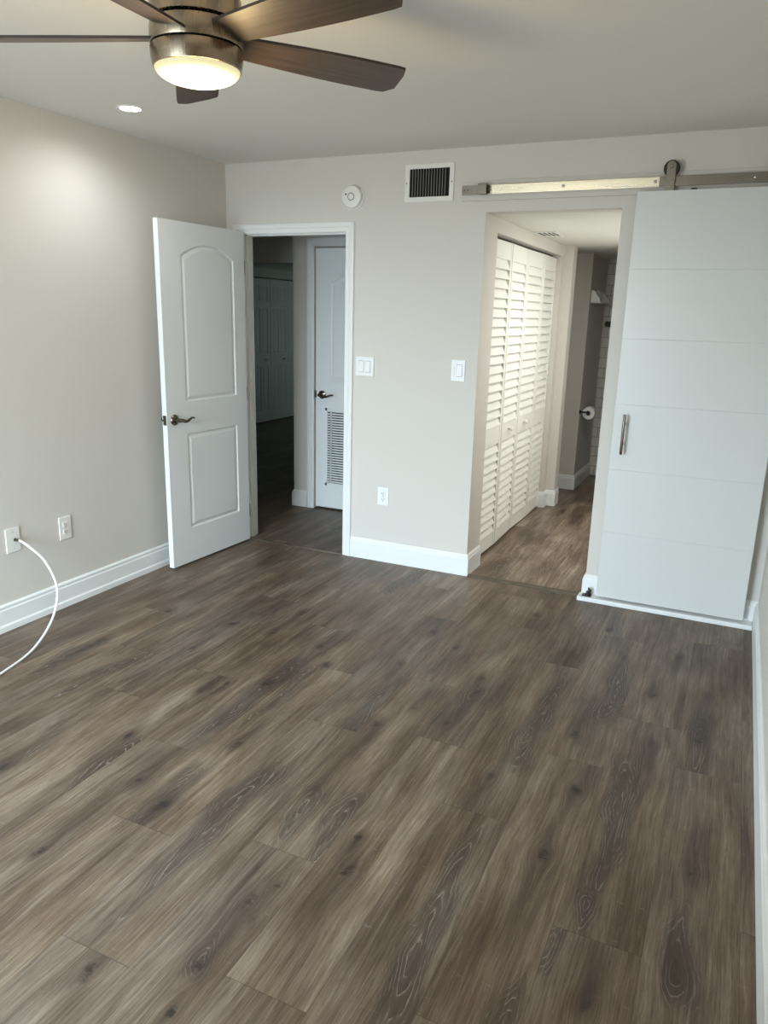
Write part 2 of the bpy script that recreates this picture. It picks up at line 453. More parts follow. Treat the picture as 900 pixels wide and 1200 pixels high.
def planks(name, cols, y0, y1, x_lo, x_hi, dx, dy, feats, seed0, label, mt='floor'):
    r = np.random.default_rng(seed0)
    V, Fc = [], []
    A = {k: [] for k in ('tone', 'seed', 'cath', 'phase', 'knot', 'halo', 'warp', 'edge_u', 'edge_v')}
    base = 0
    for (xa, joint) in cols:
        xb = xa + PW
        k0 = math.floor((y0 - joint) / PL)
        j = joint + k0 * PL
        while j < y1:
            ya, yb = max(j, y0), min(j + PL, y1)
            x0, x1 = max(xa, x_lo), min(xb, x_hi)
            if yb - ya > 1e-4 and x1 - x0 > 1e-4:
                nx = max(2, int((x1 - x0) / dx) + 1); ny = max(2, int((yb - ya) / dy) + 1)
                xs = np.linspace(x0, x1, nx); ys = np.linspace(ya, yb, ny)
                X, Y = np.meshgrid(xs, ys)
                n = X.size
                V.append(np.stack([X.ravel(), Y.ravel(), np.zeros(n)], 1))
                idx = base + np.arange(n).reshape(ny, nx)
                Fc.append(np.stack([idx[:-1, :-1].ravel(), idx[:-1, 1:].ravel(), idx[1:, 1:].ravel(), idx[1:, :-1].ravel()], 1))
                base += n
                cath = np.zeros_like(X); phase = np.zeros_like(X); knot = np.zeros_like(X); halo = np.zeros_like(X); warp = np.zeros_like(X)
                my_c = [c for c in CATHS if feats and x0 <= c[0] < x1 and j <= c[1] < j + PL]
                my_k = [c for c in KNOTS if feats and x0 <= c[0] < x1 and j <= c[1] < j + PL]
                if not my_c and r.random() < (0.30 if feats else 0.6):
                    my_c = [(r.uniform(xa + 0.06, xb - 0.06), r.uniform(j + 0.4, j + PL - 0.4), r.choice([-1, 1]) * r.uniform(0.25, 0.55))]
                if not my_k and r.random() < 0.3:
                    my_k = [(r.uniform(xa + 0.04, xb - 0.04), r.uniform(j + 0.1, j + PL - 0.1))]
                for (cx, cy, ln) in my_c:
                    w = 0.034 + 0.022 * min(1, abs(ln) / 0.6) + r.uniform(-0.004, 0.006)
                    lean = r.uniform(-0.02, 0.02)
                    bb = (Y - cy) / ln
                    cxl = cx + lean * bb + 0.010 * np.sin(Y * 7 + cx * 50)
                    a = np.abs(X - cxl) / w * (1 + 0.25 * np.sin(Y * 17 + cx * 31) * np.sign(X - cxl))
                    b2 = np.where(bb > 0, bb, -bb * 1.6)
                    pw = np.where(bb > 0, 1.25, 2.0)
                    f = (a ** pw + b2 ** pw) ** (1 / pw)
                    # the rings stay open behind the heart: there the lines just follow the grain
                    edge = np.where(bb > 0, f, np.maximum(a * 1.1, b2 * 1.5))
                    mk = np.clip((1.35 - edge) / 0.75, 0, 1); mk = mk * mk * (3 - 2 * mk)
                    take = mk > cath
                    rings = 6.5 if abs(ln) > 0.4 else 4.0
                    phase = np.where(take | (cath == 0), f * rings, phase); cath = np.maximum(cath, mk)
                for (kx, ky) in my_k:
                    s = r.uniform(0.7, 1.25)
                    ddx, ddy = X - kx, Y - ky
                    rot = r.uniform(-0.5, 0.5)
                    u_, w_ = ddx + rot * ddy, ddy - rot * ddx
                    g = np.exp(-(u_ / (0.017 * s)) ** 2 - (w_ / (0.034 * s)) ** 2)
                    knot = np.maximum(knot, g * r.uniform(0.55, 1.0))
                    sd_ = 1 if r.random() < 0.5 else -1
                    h = np.exp(-(ddx / (0.036 * s)) ** 2 - (np.where(sd_ * ddy > 0, ddy / (0.30 * s), ddy / (0.06 * s))) ** 2)
                    halo = np.maximum(halo, h * 0.95)
                    warp -= ddx * 0.7 * np.exp(-(ddx / 0.034) ** 2 - (ddy / 0.060) ** 2)
                eu = np.minimum(X - xa, xb - X); ev = np.minimum(Y - j, j + PL - Y)
                one = np.ones(n)
                for k_, v_ in (('tone', one * r.random()), ('seed', one * r.uniform(0, 60)), ('cath', cath), ('phase', phase), ('knot', knot),
                               ('halo', halo), ('warp', warp), ('edge_u', eu), ('edge_v', ev)):
                    A[k_].append(np.ravel(v_))
            j += PL
    V = np.concatenate(V); Fc = np.concatenate(Fc)
    me = bpy.data.meshes.new(name)
    me.vertices.add(len(V)); me.vertices.foreach_set('co', V.astype(np.float32).ravel())
    me.loops.add(Fc.size); me.loops.foreach_set('vertex_index', Fc.astype(np.int32).ravel())
    me.polygons.add(len(Fc)); me.polygons.foreach_set('loop_start', np.arange(0, Fc.size, 4, dtype=np.int32))
    me.update(calc_edges=True)
    for k_, v_ in A.items():
        at = me.attributes.new(k_, 'FLOAT', 'POINT'); at.data.foreach_set('value', np.concatenate(v_).astype(np.float32))
    me.materials.append(M[mt])
    o = bpy.data.objects.new(name, me); COL.objects.link(o)
    return tag(o, label, 'floor', kind='structure')


JOINT = {-1: -2.354, 0: -0.398, 1: -1.338, 2: -1.746, 3: -0.982, 4: -0.637, 5: -1.420, 6: -1.943, 7: -0.30, 8: -1.12, 9: -1.807, 10: -2.12,
         11: -0.55, 12: -1.35, 13: -0.9, 14: -1.7, 15: -0.2}
cols = [(3.346 - PW * (k + 1), JOINT[k]) for k in range(-1, 15)]
planks('floor', cols, YF, 0.0, 0.0, W, 0.0095, 0.016, True, 11, 'grey-brown oak plank floor of the empty bedroom')
hall_cols = [(1.10 - PW * (k + 1), (k * 0.43) % PL) for k in range(0, 22)]
planks('floor_hall', hall_cols, 0.0, 6.6, -3.6, 1.10, 0.03, 0.06, False, 21, 'dim plank floor of the hall beyond the open door')
bath_cols = [(1.10 + PW * k, (0.35 + k * 0.47) % PL) for k in range(0, 10)]
planks('floor_bathroom', bath_cols, 0.0, 3.8, 1.10, 3.35, 0.03, 0.06, False, 33, 'passage plank floor beside the white louvered doors, its brighter light in the colour', 'floor_lit')

# ------------------------------------------------------------------ shell
b = BM(); box(b, -0.1, W + 0.1, YF - 0.1, 0.0, H, H + 0.1)
struct('ceiling', b, M['ceiling'], 'flat painted bedroom ceiling above the fan', 'ceiling')
b = BM()
box(b, -0.1, D0 - 0.02, 0, T, 0, H); box(b, D0 - 0.02, D1 + 0.02, 0, T, DZ + 0.02, H)
box(b, D1 + 0.02, XL, 0, T, 0, H); box(b, XL, XR, 0, T, ZO, H); box(b, XR, W + 0.1, 0, T, 0, H)
struct('wall_back', b, M['wall'], 'greige far wall with the doorway, passage opening and barn door', 'wall')
b = BM(); box(b, -0.1, 0, YF - 0.1, 0, 0, H)
struct('wall_left', b, M['wall'], 'greige wall behind the open panel door, with two plates low down', 'wall')
b = BM(); box(b, W, W + 0.1, YF - 0.1, 0, 0, H)
struct('wall_right', b, M['wall'], 'greige wall at the right edge beside the barn door', 'wall')
b = BM()
box(b, 0, 0.12, YF - 0.1, YF, 0, H); box(b, 1.88, W, YF - 0.1, YF, 0, H); box(b, 0.12, 1.88, YF - 0.1, YF, 2.1, H)
struct('wall_front', b, M['wall'], 'greige wall with the glass-door opening facing the barn door wall', 'wall')
b = BM(); box(b, 1.92, W, YF, -4.46, 0, H)  # unseen block added to keep window light off the right side
struct('wall_shade_block', b, M['wall'], 'added wall block behind the camera, shading the right side', 'wall')
b = BM()
for x0, x1 in ((0.12, 0.16), (0.98, 1.02), (1.84, 1.88)): box(b, x0, x1, YF - 0.09, YF - 0.03, 0, 2.1, 0.004)
box(b, 0.12, 1.88, YF - 0.09, YF - 0.03, 2.06, 2.1, 0.004); box(b, 0.12, 1.88, YF - 0.09, YF - 0.03, 0, 0.04, 0.004)
struct('window_1', b, M['trim'], 'white frame of the glass door opposite the barn door', 'window')

# hall
b = BM(); box(b, -0.11, 1.10, T, 1.10, 2.13, 2.23); box(b, -3.7, 1.10, 2.0, 6.7, 2.14, 2.24); box(b, -3.7, -0.11, T, 2.05, 2.44, 2.54)
struct('ceiling_hall', b, M['ceiling'], 'hall ceiling seen through the open bedroom doorway', 'ceiling')
b = BM()
box(b, -0.104, 0.085, 0.98, 1.10, 0, 2.13); box(b, 0.085, 0.86, 0.98, 1.10, 2.055, 2.13); box(b, 0.86, 1.10, 0.98, 1.10, 0, 2.13)
box(b, -0.104, 0.0, 1.10, 1.9, 0, 2.44); box(b, 0.0, 1.10, 1.88, 1.98, 0, 2.44)
struct('wall_hall', b, M['wall'], 'hall wall holding the white door with the return-air grille', 'wall')
b = BM(); box(b, 1.0, 1.10, T, 0.98, 0, 2.13)
struct('wall_hall_end', b, M['wall'], 'end wall of the hall behind the bedroom wall', 'wall')
b = BM(); box(b, -3.7, -0.104, 1.95, 2.05, 2.003, 2.44)
struct('wall_header', b, M['wall'], 'dim header above the opening to the dark six-panel doors', 'wall')
b = BM()
box(b, -3.12, -3.02, T, 4.10, 0, 2.44); box(b, -3.12, -3.02, 4.10, 6.4, 2.02, 2.14); box(b, -3.7, 1.1, 6.4, 6.5, 0, 2.14)
box(b, -3.12, -3.02, 6.3, 6.4, 0, 2.14); box(b, -3.7, -3.6, 4.0, 6.4, 0, 2.14); box(b, -3.6, -3.12, 4.0, 4.1, 0, 2.14)
box(b, -3.7, -0.1, 0.015, T, 0, 2.44); box(b, 1.0, 1.1, 1.98, 6.4, 0, 2.14)
struct('wall_far', b, M['wall'], 'dim far room wall around the dark six-panel doors', 'wall')

# passage / bathroom
b = BM(); box(b, 1.10, 3.35, T, 3.8, ZO, ZO + 0.1)
struct('ceiling_bathroom', b, M['bath_ceiling'], 'low white ceiling of the passage to the bathroom', 'ceiling')
b = BM()
box(b, XL - 0.08, XL, T, 0.245, 0, ZO); box(b, XL - 0.08, XL, 0.245, 1.985, 2.052, ZO); box(b, XL - 0.08, XL, 1.985, 2.09, 0, ZO)
struct('wall_closet', b, M['wall'], 'passage wall framing the white louvered closet doors', 'wall')
b = BM(); box(b, 1.60, 1.826, 2.09, 2.22, 0, ZO); box(b, 2.32, 3.30, 2.09, 2.22, 0, ZO)  # second box: unseen jamb wall, added to shade the bathroom beyond
struct('wall_doorway', b, M['wall'], 'stepped pilaster past the louvered closet doors', 'wall')
b = BM(); box(b, 1.10, 1.20, T, 3.8, 0, ZO); box(b, 1.20, 1.68, 2.14, 2.20, 0, ZO)
struct('wall_closet_rear', b, M['wall'], 'dark rear of the closet behind the louvered doors', 'wall')
b = BM(); box(b, 1.20, 1.845, 2.83, 3.75, 0, ZO)
struct('wall_bathroom', b, M['wall'], 'shaded grey bathroom wall holding the toilet roll', 'wall')
b = BM(); box(b, 1.845, 3.30, 3.63, 3.75, 0, ZO)
struct('wall_shower', b, M['tile'], 'white tiled shower wall at the end of the bathroom', 'wall')
b = BM(); box(b, 3.20, 3.30, T, 3.63, 0, ZO)
struct('wall_vanity', b, M['wall'], 'bathroom side wall hidden behind the barn door wall', 'wall')

# baseboards
BP = [(0.0, 0.0), (0.021, 0.0), (0.0205, 0.028), (0.0145, 0.037), (0.0145, 0.108), (0.0105, 0.113), (0.0105, 0.121), (0.0125, 0.125), (0.010, 0.131), (0.004, 0.136), (0.0, 0.136)]
BQ = [(0.0, 0.0), (0.015, 0.0), (0.015, 0.108), (0.011, 0.116), (0.011, 0.124), (0.004, 0.136), (0.0, 0.136)]


def base(name, path, label, prof=BP):
    b = BM(); sweep(b, path, prof, FLAT)
    return struct(name, b, M['trim'], label, 'baseboard')


base('baseboard_left', [(0, YF), (0, 0)], 'white baseboard along the wall under the cable plate')
base('baseboard_back', [(0.942, 0), (XL, 0), (XL, 0.243)], 'white baseboard between the doorway and the passage', BQ)
base('baseboard_barn', [(XR, T), (XR, 0), (W, 0)], 'white baseboard behind the barn door', BQ)
base('baseboard_right', [(W, -0.02), (W, -4.46)], 'white baseboard along the right edge wall', BQ)
base('baseboard_hall', [(-0.104, 1.2), (-0.104, 0.98), (0.022, 0.98)][::1][:1] + [(-0.104, 0.98), (0.022, 0.98)], 'white baseboard of the hall beside the grille door', BQ)
base('baseboard_pilaster', [(1.70, 1.985), (XL, 1.985), (XL, 2.09), (1.826, 2.09), (1.826, 2.22)], 'white baseboard stepping around the passage pilaster', BQ)
base('baseboard_bathroom', [(1.25, 2.83), (1.845, 2.83), (1.845, 3.63)], 'shaded white baseboard below the toilet roll', BQ)

# door jamb + casing of the bedroom doorway
b = BM()
box(b, D0 - 0.02, D0, -0.004, T + 0.004, 0, DZ); box(b, D1, D1 + 0.02, -0.004, T + 0.004, 0, DZ); box(b, D0 - 0.02, D1 + 0.02, -0.004, T + 0.004, DZ, DZ + 0.02)
box(b, D0, D0 + 0.011, 0.04, 0.075, 0, DZ); box(b, D1 - 0.011, D1, 0.04, 0.075, 0, DZ); box(b, D0, D1, 0.04, 0.075, DZ - 0.011, DZ)
struct('trim_1', b, M['trim'], 'white door jamb lining the open bedroom doorway', 'door jamb')
CP = [(0.0, 0.0), (0.0, 0.008), (0.006, 0.011), (0.026, 0.011), (0.032, 0.016), (0.050, 0.018), (0.058, 0.015), (0.060, 0.0)]
b = BM(); sweep(b, [(D1, 0), (D1, DZ - 0.004), (D0, DZ - 0.004), (D0, 0)], CP, lambda p, h: Vector((p.x, -h, p.y)))
struct('trim_2', b, M['trim'], 'white moulded casing around the open bedroom doorway', 'door casing')
# thresholds
b = BM(); box(b, D0, D1, -0.026, -0.006, 0, 0.004, 0.0015)
struct('trim_3', b, M['stripmetal'], 'thin pale threshold strip under the bedroom doorway', 'threshold')
b = BM(); sweep(b, [(XL + 0.015, 0), (XR - 0.015, 0)], [(0.032, 0), (0.022, 0.007), (-0.008, 0.009), (-0.026, 0.007), (-0.030, 0)], FLAT)
struct('trim_4', b, M['stripwood'], 'wood-toned threshold strip across the passage opening', 'threshold')
# header board behind the barn-door rail, painted like the wall, and the floor strip below the door
b = BM(); box(b, 1.615, W - 0.002, -0.018, 0.0, 2.192, 2.292, 0.002)
struct('trim_5', b, M['wall'], 'wall-coloured mounting board behind the barn door rail', 'mounting board')
b = BM(); box(b, 2.463, W - 0.016, -0.094, -0.012, 0.0, 0.026, 0.004)
struct('trim_6', b, M['trim'], 'white floor strip under the barn door', 'floor strip')


# ------------------------------------------------------------------ panel doors
def panel_loop(x0, x1, z0, z1, zt, o, n=20):
    """outline of a door panel inset by o; zt = apex of the arched top (None: square)"""
    P = [(x0 + o, z0 + o), (x1 - o, z0 + o)]
    if zt is None: P += [(x1 - o, z1 - o), (x0 + o, z1 - o)]
    else:
        h = zt - z1
        for k in range(n + 1):
            t = 1 - 2 * k / n
            P.append(((x0 + x1) / 2 + t * ((x1 - x0) / 2 - o), z1 - o + h * (1 - abs(t) ** 2.0)))
    return P


MOULD = [(0.0, 0.0), (0.005, 0.006), (0.011, 0.0085), (0.030, 0.0015), (0.034, 0.001)]


def door_slab(bm, w, z0, z1, th, panels, mould=MOULD):
    """slab from x=0..w, y=-th..0, moulded panels on the y=-th face"""
    out = [(0, z0), (w, z0), (w, z1), (0, z1)]
    loops = [[panel_loop(*p, o) for o, d in mould] for p in panels]
    polys = [out] + [l[0] for l in loops]
    flat = [Vector((x, z, 0)) for pl in polys for x, z in pl]
    tris = tessellate_polygon([[Vector((x, z, 0)) for x, z in pl] for pl in polys])
    vs = [bm.verts.new((v.x, -th, v.y)) for v in flat]
    for t in tris:
        try: bm.faces.new([vs[i] for i in t])
        except ValueError: pass
    k = len(out)
    for l in loops:
        prev = vs[k:k + len(l[0])]; k += len(l[0])
        for (o, d), pts in list(zip(mould, l))[1:]:
            cur = [bm.verts.new((x, -th + d, z)) for x, z in pts]
            n = len(cur)
            for i in range(n): bm.faces.new((prev[i], prev[(i + 1) % n], cur[(i + 1) % n], cur[i]))
            prev = cur
        bm.faces.new(prev)
    bk = [bm.verts.new((x, 0, z)) for x, z in out]
    for i in range(4): bm.faces.new((vs[i], vs[(i + 1) % 4], bk[(i + 1) % 4], bk[i]))
    bm.faces.new(bk[::-1])
    return bm


def lever(parent, x, y, z, sx, mat_, n=(0, -1)):
    """door lever with round rose on the y face; sx = direction of the lever"""
    e = BM()
    lathe(e, [(0, 0.0), (0.031, 0.0), (0.033, -0.004), (0.030, -0.009), (0.020, -0.012), (0.012, -0.016), (0.012, -0.040), (0.0, -0.040)], 40, (x, y, z), 'y')
    r = obj('lever_handle', e, mat_, parent, True)
    e = BM()
    pts = smooth_path([(x - 0.012 * sx, y - 0.046, z), (x + 0.02 * sx, y - 0.050, z - 0.002), (x + 0.05 * sx, y - 0.050, z - 0.010),
                       (x + 0.078 * sx, y - 0.048, z - 0.004), (x + 0.102 * sx, y - 0.046, z + 0.006), (x + 0.122 * sx, y - 0.047, z + 0.004)], 8)
    tube(e, pts, lambda t: (0.011 - 0.005 * t, 0.0125 - 0.0075 * t), 14)
    obj('lever', e, mat_, r, True)
    return r


# the open bedroom door: hinge at the left jamb, swung into the room
ang = math.atan2(-0.729, -0.034)
d1 = thing('door_1', 'open white panel door with arched upper panel, swung against the left wall', 'door', (0.160 + 0.0, -0.040, 0), ang, kind='structure')
# in local space x runs from the hinge to the free edge; the face the camera sees is local +y, so the slab is mirrored
e = BM(); door_slab(e, 0.762, 0.012, 2.058, 0.035, [(0.112, 0.592, 0.233, 0.832, None), (0.112, 0.592, 1.030, 1.875, 1.945)])
for v in e.verts: v.co.y = -v.co.y - 0.035
slab = obj('door_panel', e, M['door'], d1)
lv = BM()
r = lever(d1, 0, 0, 0, -1, M['bronze'])
r.location = (0.702, 0.0, 0.930); r.scale = (1, -1, 1)
r2 = lever(d1, 0, 0, 0, -1, M['bronze'])
r2.location = (0.702, -0.035, 0.930)
e = BM(); box(e, 0.7605, 0.7635, -0.030, -0.005, 0.902, 0.960, 0.001); cyl(e, (0.762, -0.0175, 0.932), (0.772, -0.0175, 0.932), 0.009, seg=16)
obj('latch_plate', e, M['bronze'], d1)
for z in (0.22, 1.03, 1.84):
    e = BM(); cyl(e, (-0.004, -0.006, z - 0.045), (-0.004, -0.006, z + 0.045), 0.006, seg=14)
    obj('hinge', e, M['bronze'], d1, True)

# hall door with return-air grille
d2 = thing('door_2', 'white hall door with lever handle and low return-air grille', 'door', (0.090, 1.035, 0), 0, kind='structure')
e = BM(); door_slab(e, 0.762, 0.014, 2.046, 0.035, [(0.130, 0.632, 1.045, 1.79, 1.86)])
obj('door_panel', e, M['door'], d2)
lever(d2, 0.060, -0.035, 0.937, 1, M['bronze'])
e = BM(); cyl(e, (0.0, -0.036, 0.912), (0.0, -0.036, 0.968), 0.008, seg=14); obj('latch_plate', e, M['bronze'], d2)
g0, g1, h0, h1 = 0.088, 0.674, 0.20, 0.835
e = BM()
box(e, g0, g1, -0.041, -0.034, h0, h0 + 0.024, 0.002); box(e, g0, g1, -0.041, -0.034, h1 - 0.024, h1, 0.002)
box(e, g0, g0 + 0.022, -0.041, -0.034, h0, h1, 0.002); box(e, g1 - 0.022, g1, -0.041, -0.034, h0, h1, 0.002)
gf = obj('air_grille', e, M['door'], d2)
e = BM(); box(e, g0 + 0.02, g1 - 0.02, -0.0365, -0.0352, h0 + 0.02, h1 - 0.02); obj('grille_backing', e, M['slot'], gf)
e = BM()
zz = h0 + 0.030
while zz < h1 - 0.03:
    box(e, g0 + 0.02, g1 - 0.02, -0.0405, -0.0368, zz, zz + 0.0105); zz += 0.0205
box(e, g0 + 0.050, g0 + 0.060, -0.0405, -0.0368, h0 + 0.02, h1 - 0.02)
box(e, 0.37, 0.39, -0.0405, -0.0368, h0 + 0.02, h1 - 0.02)
obj('grille_slats', e, M['door'], gf)
b = BM(); sweep(b, [(0.855, 0), (0.855, 2.058), (0.087, 2.058), (0.087, 0)], CP, lambda p, h: Vector((p.x, 0.98 - h, p.y)))
struct('trim_7', b, M['trim'], 'white casing around the hall door with the grille', 'door casing')

# far six-panel closet doors (face +x)
for i, ya in enumerate((4.12, 4.58, 5.045, 5.505)):
    lab = ['dark six-panel closet door deep in the hall, hidden behind the jamb', 'dark six-panel closet door deep in the hall, next to the door jamb',
           'dark six-panel closet door deep in the hall, beside the hall wall corner', 'dark six-panel closet door deep in the hall, hidden by the hall wall'][i]
    d = thing('door_%d' % (i + 3), lab, 'door', (-3.036, ya, 0), math.radians(90), kind='structure')
    e = BM()
    w = 0.455
    pn = []
    for x0, x1 in ((0.060, 0.205), (0.250, 0.395)):
        pn += [(x0, x1, 0.17, 0.80, None), (x0, x1, 0.98, 1.60, None), (x0, x1, 1.70, 1.90, None)]
    door_slab(e, w, 0.02, 2.0, 0.035, pn, [(0, 0), (0.006, 0.008), (0.012, 0.009), (0.028, 0.002), (0.03, 0.002)])
    obj('door_panel', e, M['door'], d)
    e = BM(); xk = 0.32 if i % 2 else 0.32
    lathe(e, [(0, -0.062), (0.012, -0.060), (0.016, -0.052), (0.010, -0.043), (0.008, -0.035)], 20, (xk, 0, 0.895), 'y')
    obj('knob', e, M['chrome'], d, True)

# ------------------------------------------------------------------ louvered bifold doors
ys = [0.252, 0.689, 1.124, 1.556, 1.982]


def louver_panel(parent, ya, yb, xa, xb, knob=None):
    """one louvered leaf between (xa,ya) and (xb,yb); its face looks to +x"""
    L_ = math.hypot(yb - ya, xb - xa)
    em = bpy.data.objects.new('leaf', None)
    st = 0.036; th = 0.028
    e = BM()
    box(e, 0.002, st, -th, 0, 0.018, 2.030, 0.002); box(e, L_ - st, L_ - 0.002, -th, 0, 0.018, 2.030, 0.002)
    box(e, st, L_ - st, -th + 0.002, -0.002, 1.925, 2.030); box(e, st, L_ - st, -th + 0.002, -0.002, 0.745, 0.870); box(e, st, L_ - st, -th + 0.002, -0.002, 0.018, 0.125)
    o = obj('leaf_frame', e, M['louver'], parent)
    o.location = (xa, ya, 0); o.rotation_euler = (0, 0, math.atan2(yb - ya, xb - xa))
    e = BM()
    for z0, z1 in ((0.125, 0.745), (0.870, 1.925)):
        n = round((z1 - z0) / 0.0575); p = (z1 - z0) / n
        for k in range(n):
            zc = z0 + (k + 0.5) * p
            vs = []
            # slat leans out at its lower edge
            c, s_ = math.cos(math.radians(22)), math.sin(math.radians(22))
            hw, ht = 0.0345, 0.003
            for a, t in ((-hw, -ht), (hw, -ht), (hw, ht), (-hw, ht)):
                # a along the slat height, t thickness; outward = -y
                vs.append((-th / 2 + (a * s_) - t * c, zc + a * c + t * s_))
            A_ = [e.verts.new((st - 0.002, y, z)) for y, z in vs]; B_ = [e.verts.new((L_ - st + 0.002, y, z)) for y, z in vs]
            for i in range(4): e.faces.new((A_[i], A_[(i + 1) % 4], B_[(i + 1) % 4], B_[i]))
            e.faces.new(A_[::-1]); e.faces.new(B_)
    obj('louvers', e, M['louver'], o)
    if knob is not None:
        e = BM(); lathe(e, [(0, -th - 0.030), (0.012, -th - 0.028), (0.0165, -th - 0.020), (0.011, -th - 0.009), (0.008, -th)], 24, (knob, 0, 0.815), 'y')
        obj('knob', e, M['louver'], o, True)
    return o


def bifold(i, ya, ym, yb, label, knob):
    t = thing('bifold_door', label, 'closet door', (1.690, ya, 0), 0, 'louvered bifold closet doors')
    k0, k1 = (None, 0.19) if knob == 1 else (0.17, None)
    louver_panel(t, 0.0, ym - ya - 0.002, 0.0, 0.010, k0)
    louver_panel(t, ym - ya + 0.002, yb - ya, 0.010, 0.0, k1)
    return t


bifold(0, ys[0], ys[1], ys[2] - 0.003, 'white louvered bifold door nearest the bedroom, half behind the wall corner', 1)
bifold(1, ys[2] + 0.003, ys[3], ys[4], 'white louvered bifold door farther in, next to the pilaster', 0)
b = BM(); box(b, 1.660, 1.684, 0.248, 1.982, 2.040, 2.052)
struct('trim_8', b, M['slot'], 'dark track above the louvered closet doors', 'door track')

# ------------------------------------------------------------------ sliding barn door
bd = thing('barn_door', 'large white sliding barn door with four-plus grooves and a bar handle', 'door', (2.566, -0.037, 0.040), 0, kind='thing')
bd['label'] = 'large white sliding barn door with horizontal grooves, hung from the steel rail'
BW, BZ = 0.768, 2.158
e = BM(); zs = [0.0, 0.385, 0.742, 1.097, 1.440, 1.785, BZ]
box(e, 0.001, BW - 0.001, -0.030, 0.0, 0.001, BZ - 0.001)
for z0, z1 in zip(zs, zs[1:]): box(e, 0, BW, -0.038, -0.012, z0 + (0.0003 if z0 else 0), z1, 0.0013, 1)
obj('door_panel', e, M['barn'], bd)
hx = 0.060
e = BM(); cyl(e, (hx, -0.085, 0.835), (hx, -0.085, 1.050), 0.0075, seg=28, bev=0.0015); hh = obj('bar_handle', e, M['nickel'], bd, True)
for z in (0.888, 0.995):
    e = BM(); cyl(e, (hx, -0.038, z), (hx, -0.080, z), 0.0055, seg=20); obj('handle_post', e, M['nickel'], hh, True)
for hxc in (0.150, 0.618):
    e = BM()
    pr = [(-0.021, 2.160), (0.021, 2.160)]
    n = 16
    for k in range(n + 1):
        a = math.pi * k / n
        pr.append((0.021 * math.cos(a), 2.272 + 0.021 * math.sin(a)))
    f = [e.verts.new((hxc + x, -0.030, z)) for x, z in pr]; g = [e.verts.new((hxc + x, -0.024, z)) for x, z in pr]
    e.faces.new(f); e.faces.new(g[::-1])
    for k in range(len(f)): e.faces.new((f[k], f[(k + 1) % len(f)], g[(k + 1) % len(f)], g[k]))
    box(e, hxc - 0.021, hxc + 0.021, -0.032, -0.004, 2.158, 2.164, 0.001)
    hs = obj('hanger_strap', e, M['steel'], bd)
    e = BM(); lathe(e, [(0, -0.022), (0.036, -0.022), (0.038, -0.019), (0.034, -0.013), (0.038, -0.007), (0.036, -0.002), (0, -0.002)], 40, (hxc, 0, 2.262), 'y')
    obj('roller_wheel', e, M['rubber'], hs, True)
    e = BM(); lathe(e, [(0, -0.0405), (0.0055, -0.040), (0.0085, -0.036), (0.0085, -0.030), (0, -0.030)], 20, (hxc, 0, 2.268), 'y')
    obj('bolt', e, M['chrome'], hs, True)
for dxc in (0.265, 0.660):
    e = BM(); cyl(e, (dxc, -0.020, 2.158), (dxc, -0.020, 2.166), 0.014, seg=24, bev=0.001); obj('anti_jump_disc', e, M['rubber'], bd, True)

rail = thing('sliding_rail', 'brushed steel flat rail on the wall above the passage and barn door', 'rail', (1.628, -0.046, 2.243), 0, kind='thing')
XJ = 1.036  # rail split here so the reflection in the colour ends sharply
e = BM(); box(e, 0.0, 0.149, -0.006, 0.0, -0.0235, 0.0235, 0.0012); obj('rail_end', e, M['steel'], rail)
e = BM(); box(e, 0.1495, XJ, -0.006, 0.0, -0.0235, 0.0235, 0.0012); tag(obj('rail_bar', e, M['steel_glare'], rail), 'stretch of rail above the passage, its bright reflection painted in')
e = BM(); box(e, XJ + 0.0005, W - 0.03 - 1.628, -0.006, 0.0, -0.0235, 0.0235, 0.0012); tag(obj('rail_bar', e, M['steel'], rail), 'stretch of the same rail above the barn door, no painted reflection')
for bx in (0.101, 0.559, 1.017, 1.468):
    e = BM(); lathe(e, [(0, -0.013), (0.005, -0.0125), (0.008, -0.010), (0.0085, -0.006), (0, -0.006)], 20, (bx, 0, 0), 'y')
    bo = obj('bolt', e, M['chrome'], rail, True)
    e = BM(); cyl(e, (bx, 0, 0), (bx, 0.028, 0), 0.0125, seg=24); obj('spacer', e, M['steel'], bo, True)
e = BM()
for bx in (0.016, 0.036): cyl(e, (bx, -0.0068, 0.0), (bx, -0.002, 0.0), 0.0045, seg=16)
obj('bolt_hole', e, M['slot'], rail)
e = BM(); box(e, 0.098, 0.150, -0.030, -0.006, -0.027, 0.030, 0.003); es = obj('end_stop', e, M['steel'], rail)
e = BM(); cyl(e, (0.150, -0.018, 0.0), (0.161, -0.018, 0.0), 0.024, 0.020, 24); obj('bumper', e, M['rubber'], es, True)

fg = thing('floor_guide', 'small black roller guide on the white strip at the foot of the barn door', 'door guide', (2.515, -0.056, 0.026), 0)
e = BM(); box(e, -0.028, 0.022, -0.020, 0.020, 0, 0.006, 0.001); obj('guide_plate', e, M['black'], fg)
e = BM(); lathe(e, [(0, 0.006), (0.013, 0.006), (0.011, 0.016), (0.011, 0.028), (0.0, 0.028)], 24, (0.004, -0.006, 0)); lathe(e, [(0, 0.006), (0.009, 0.006), (0.009, 0.034), (0, 0.034)], 20, (0.010, 0.012, 0)); obj('guide_roller', e, M['rubber'], fg, True)
e = BM(); cyl(e, (0.006, 0.004, 0.028), (0.006, 0.004, 0.048), 0.006, seg=16); obj('guide_pin', e, M['steel'], fg, True)

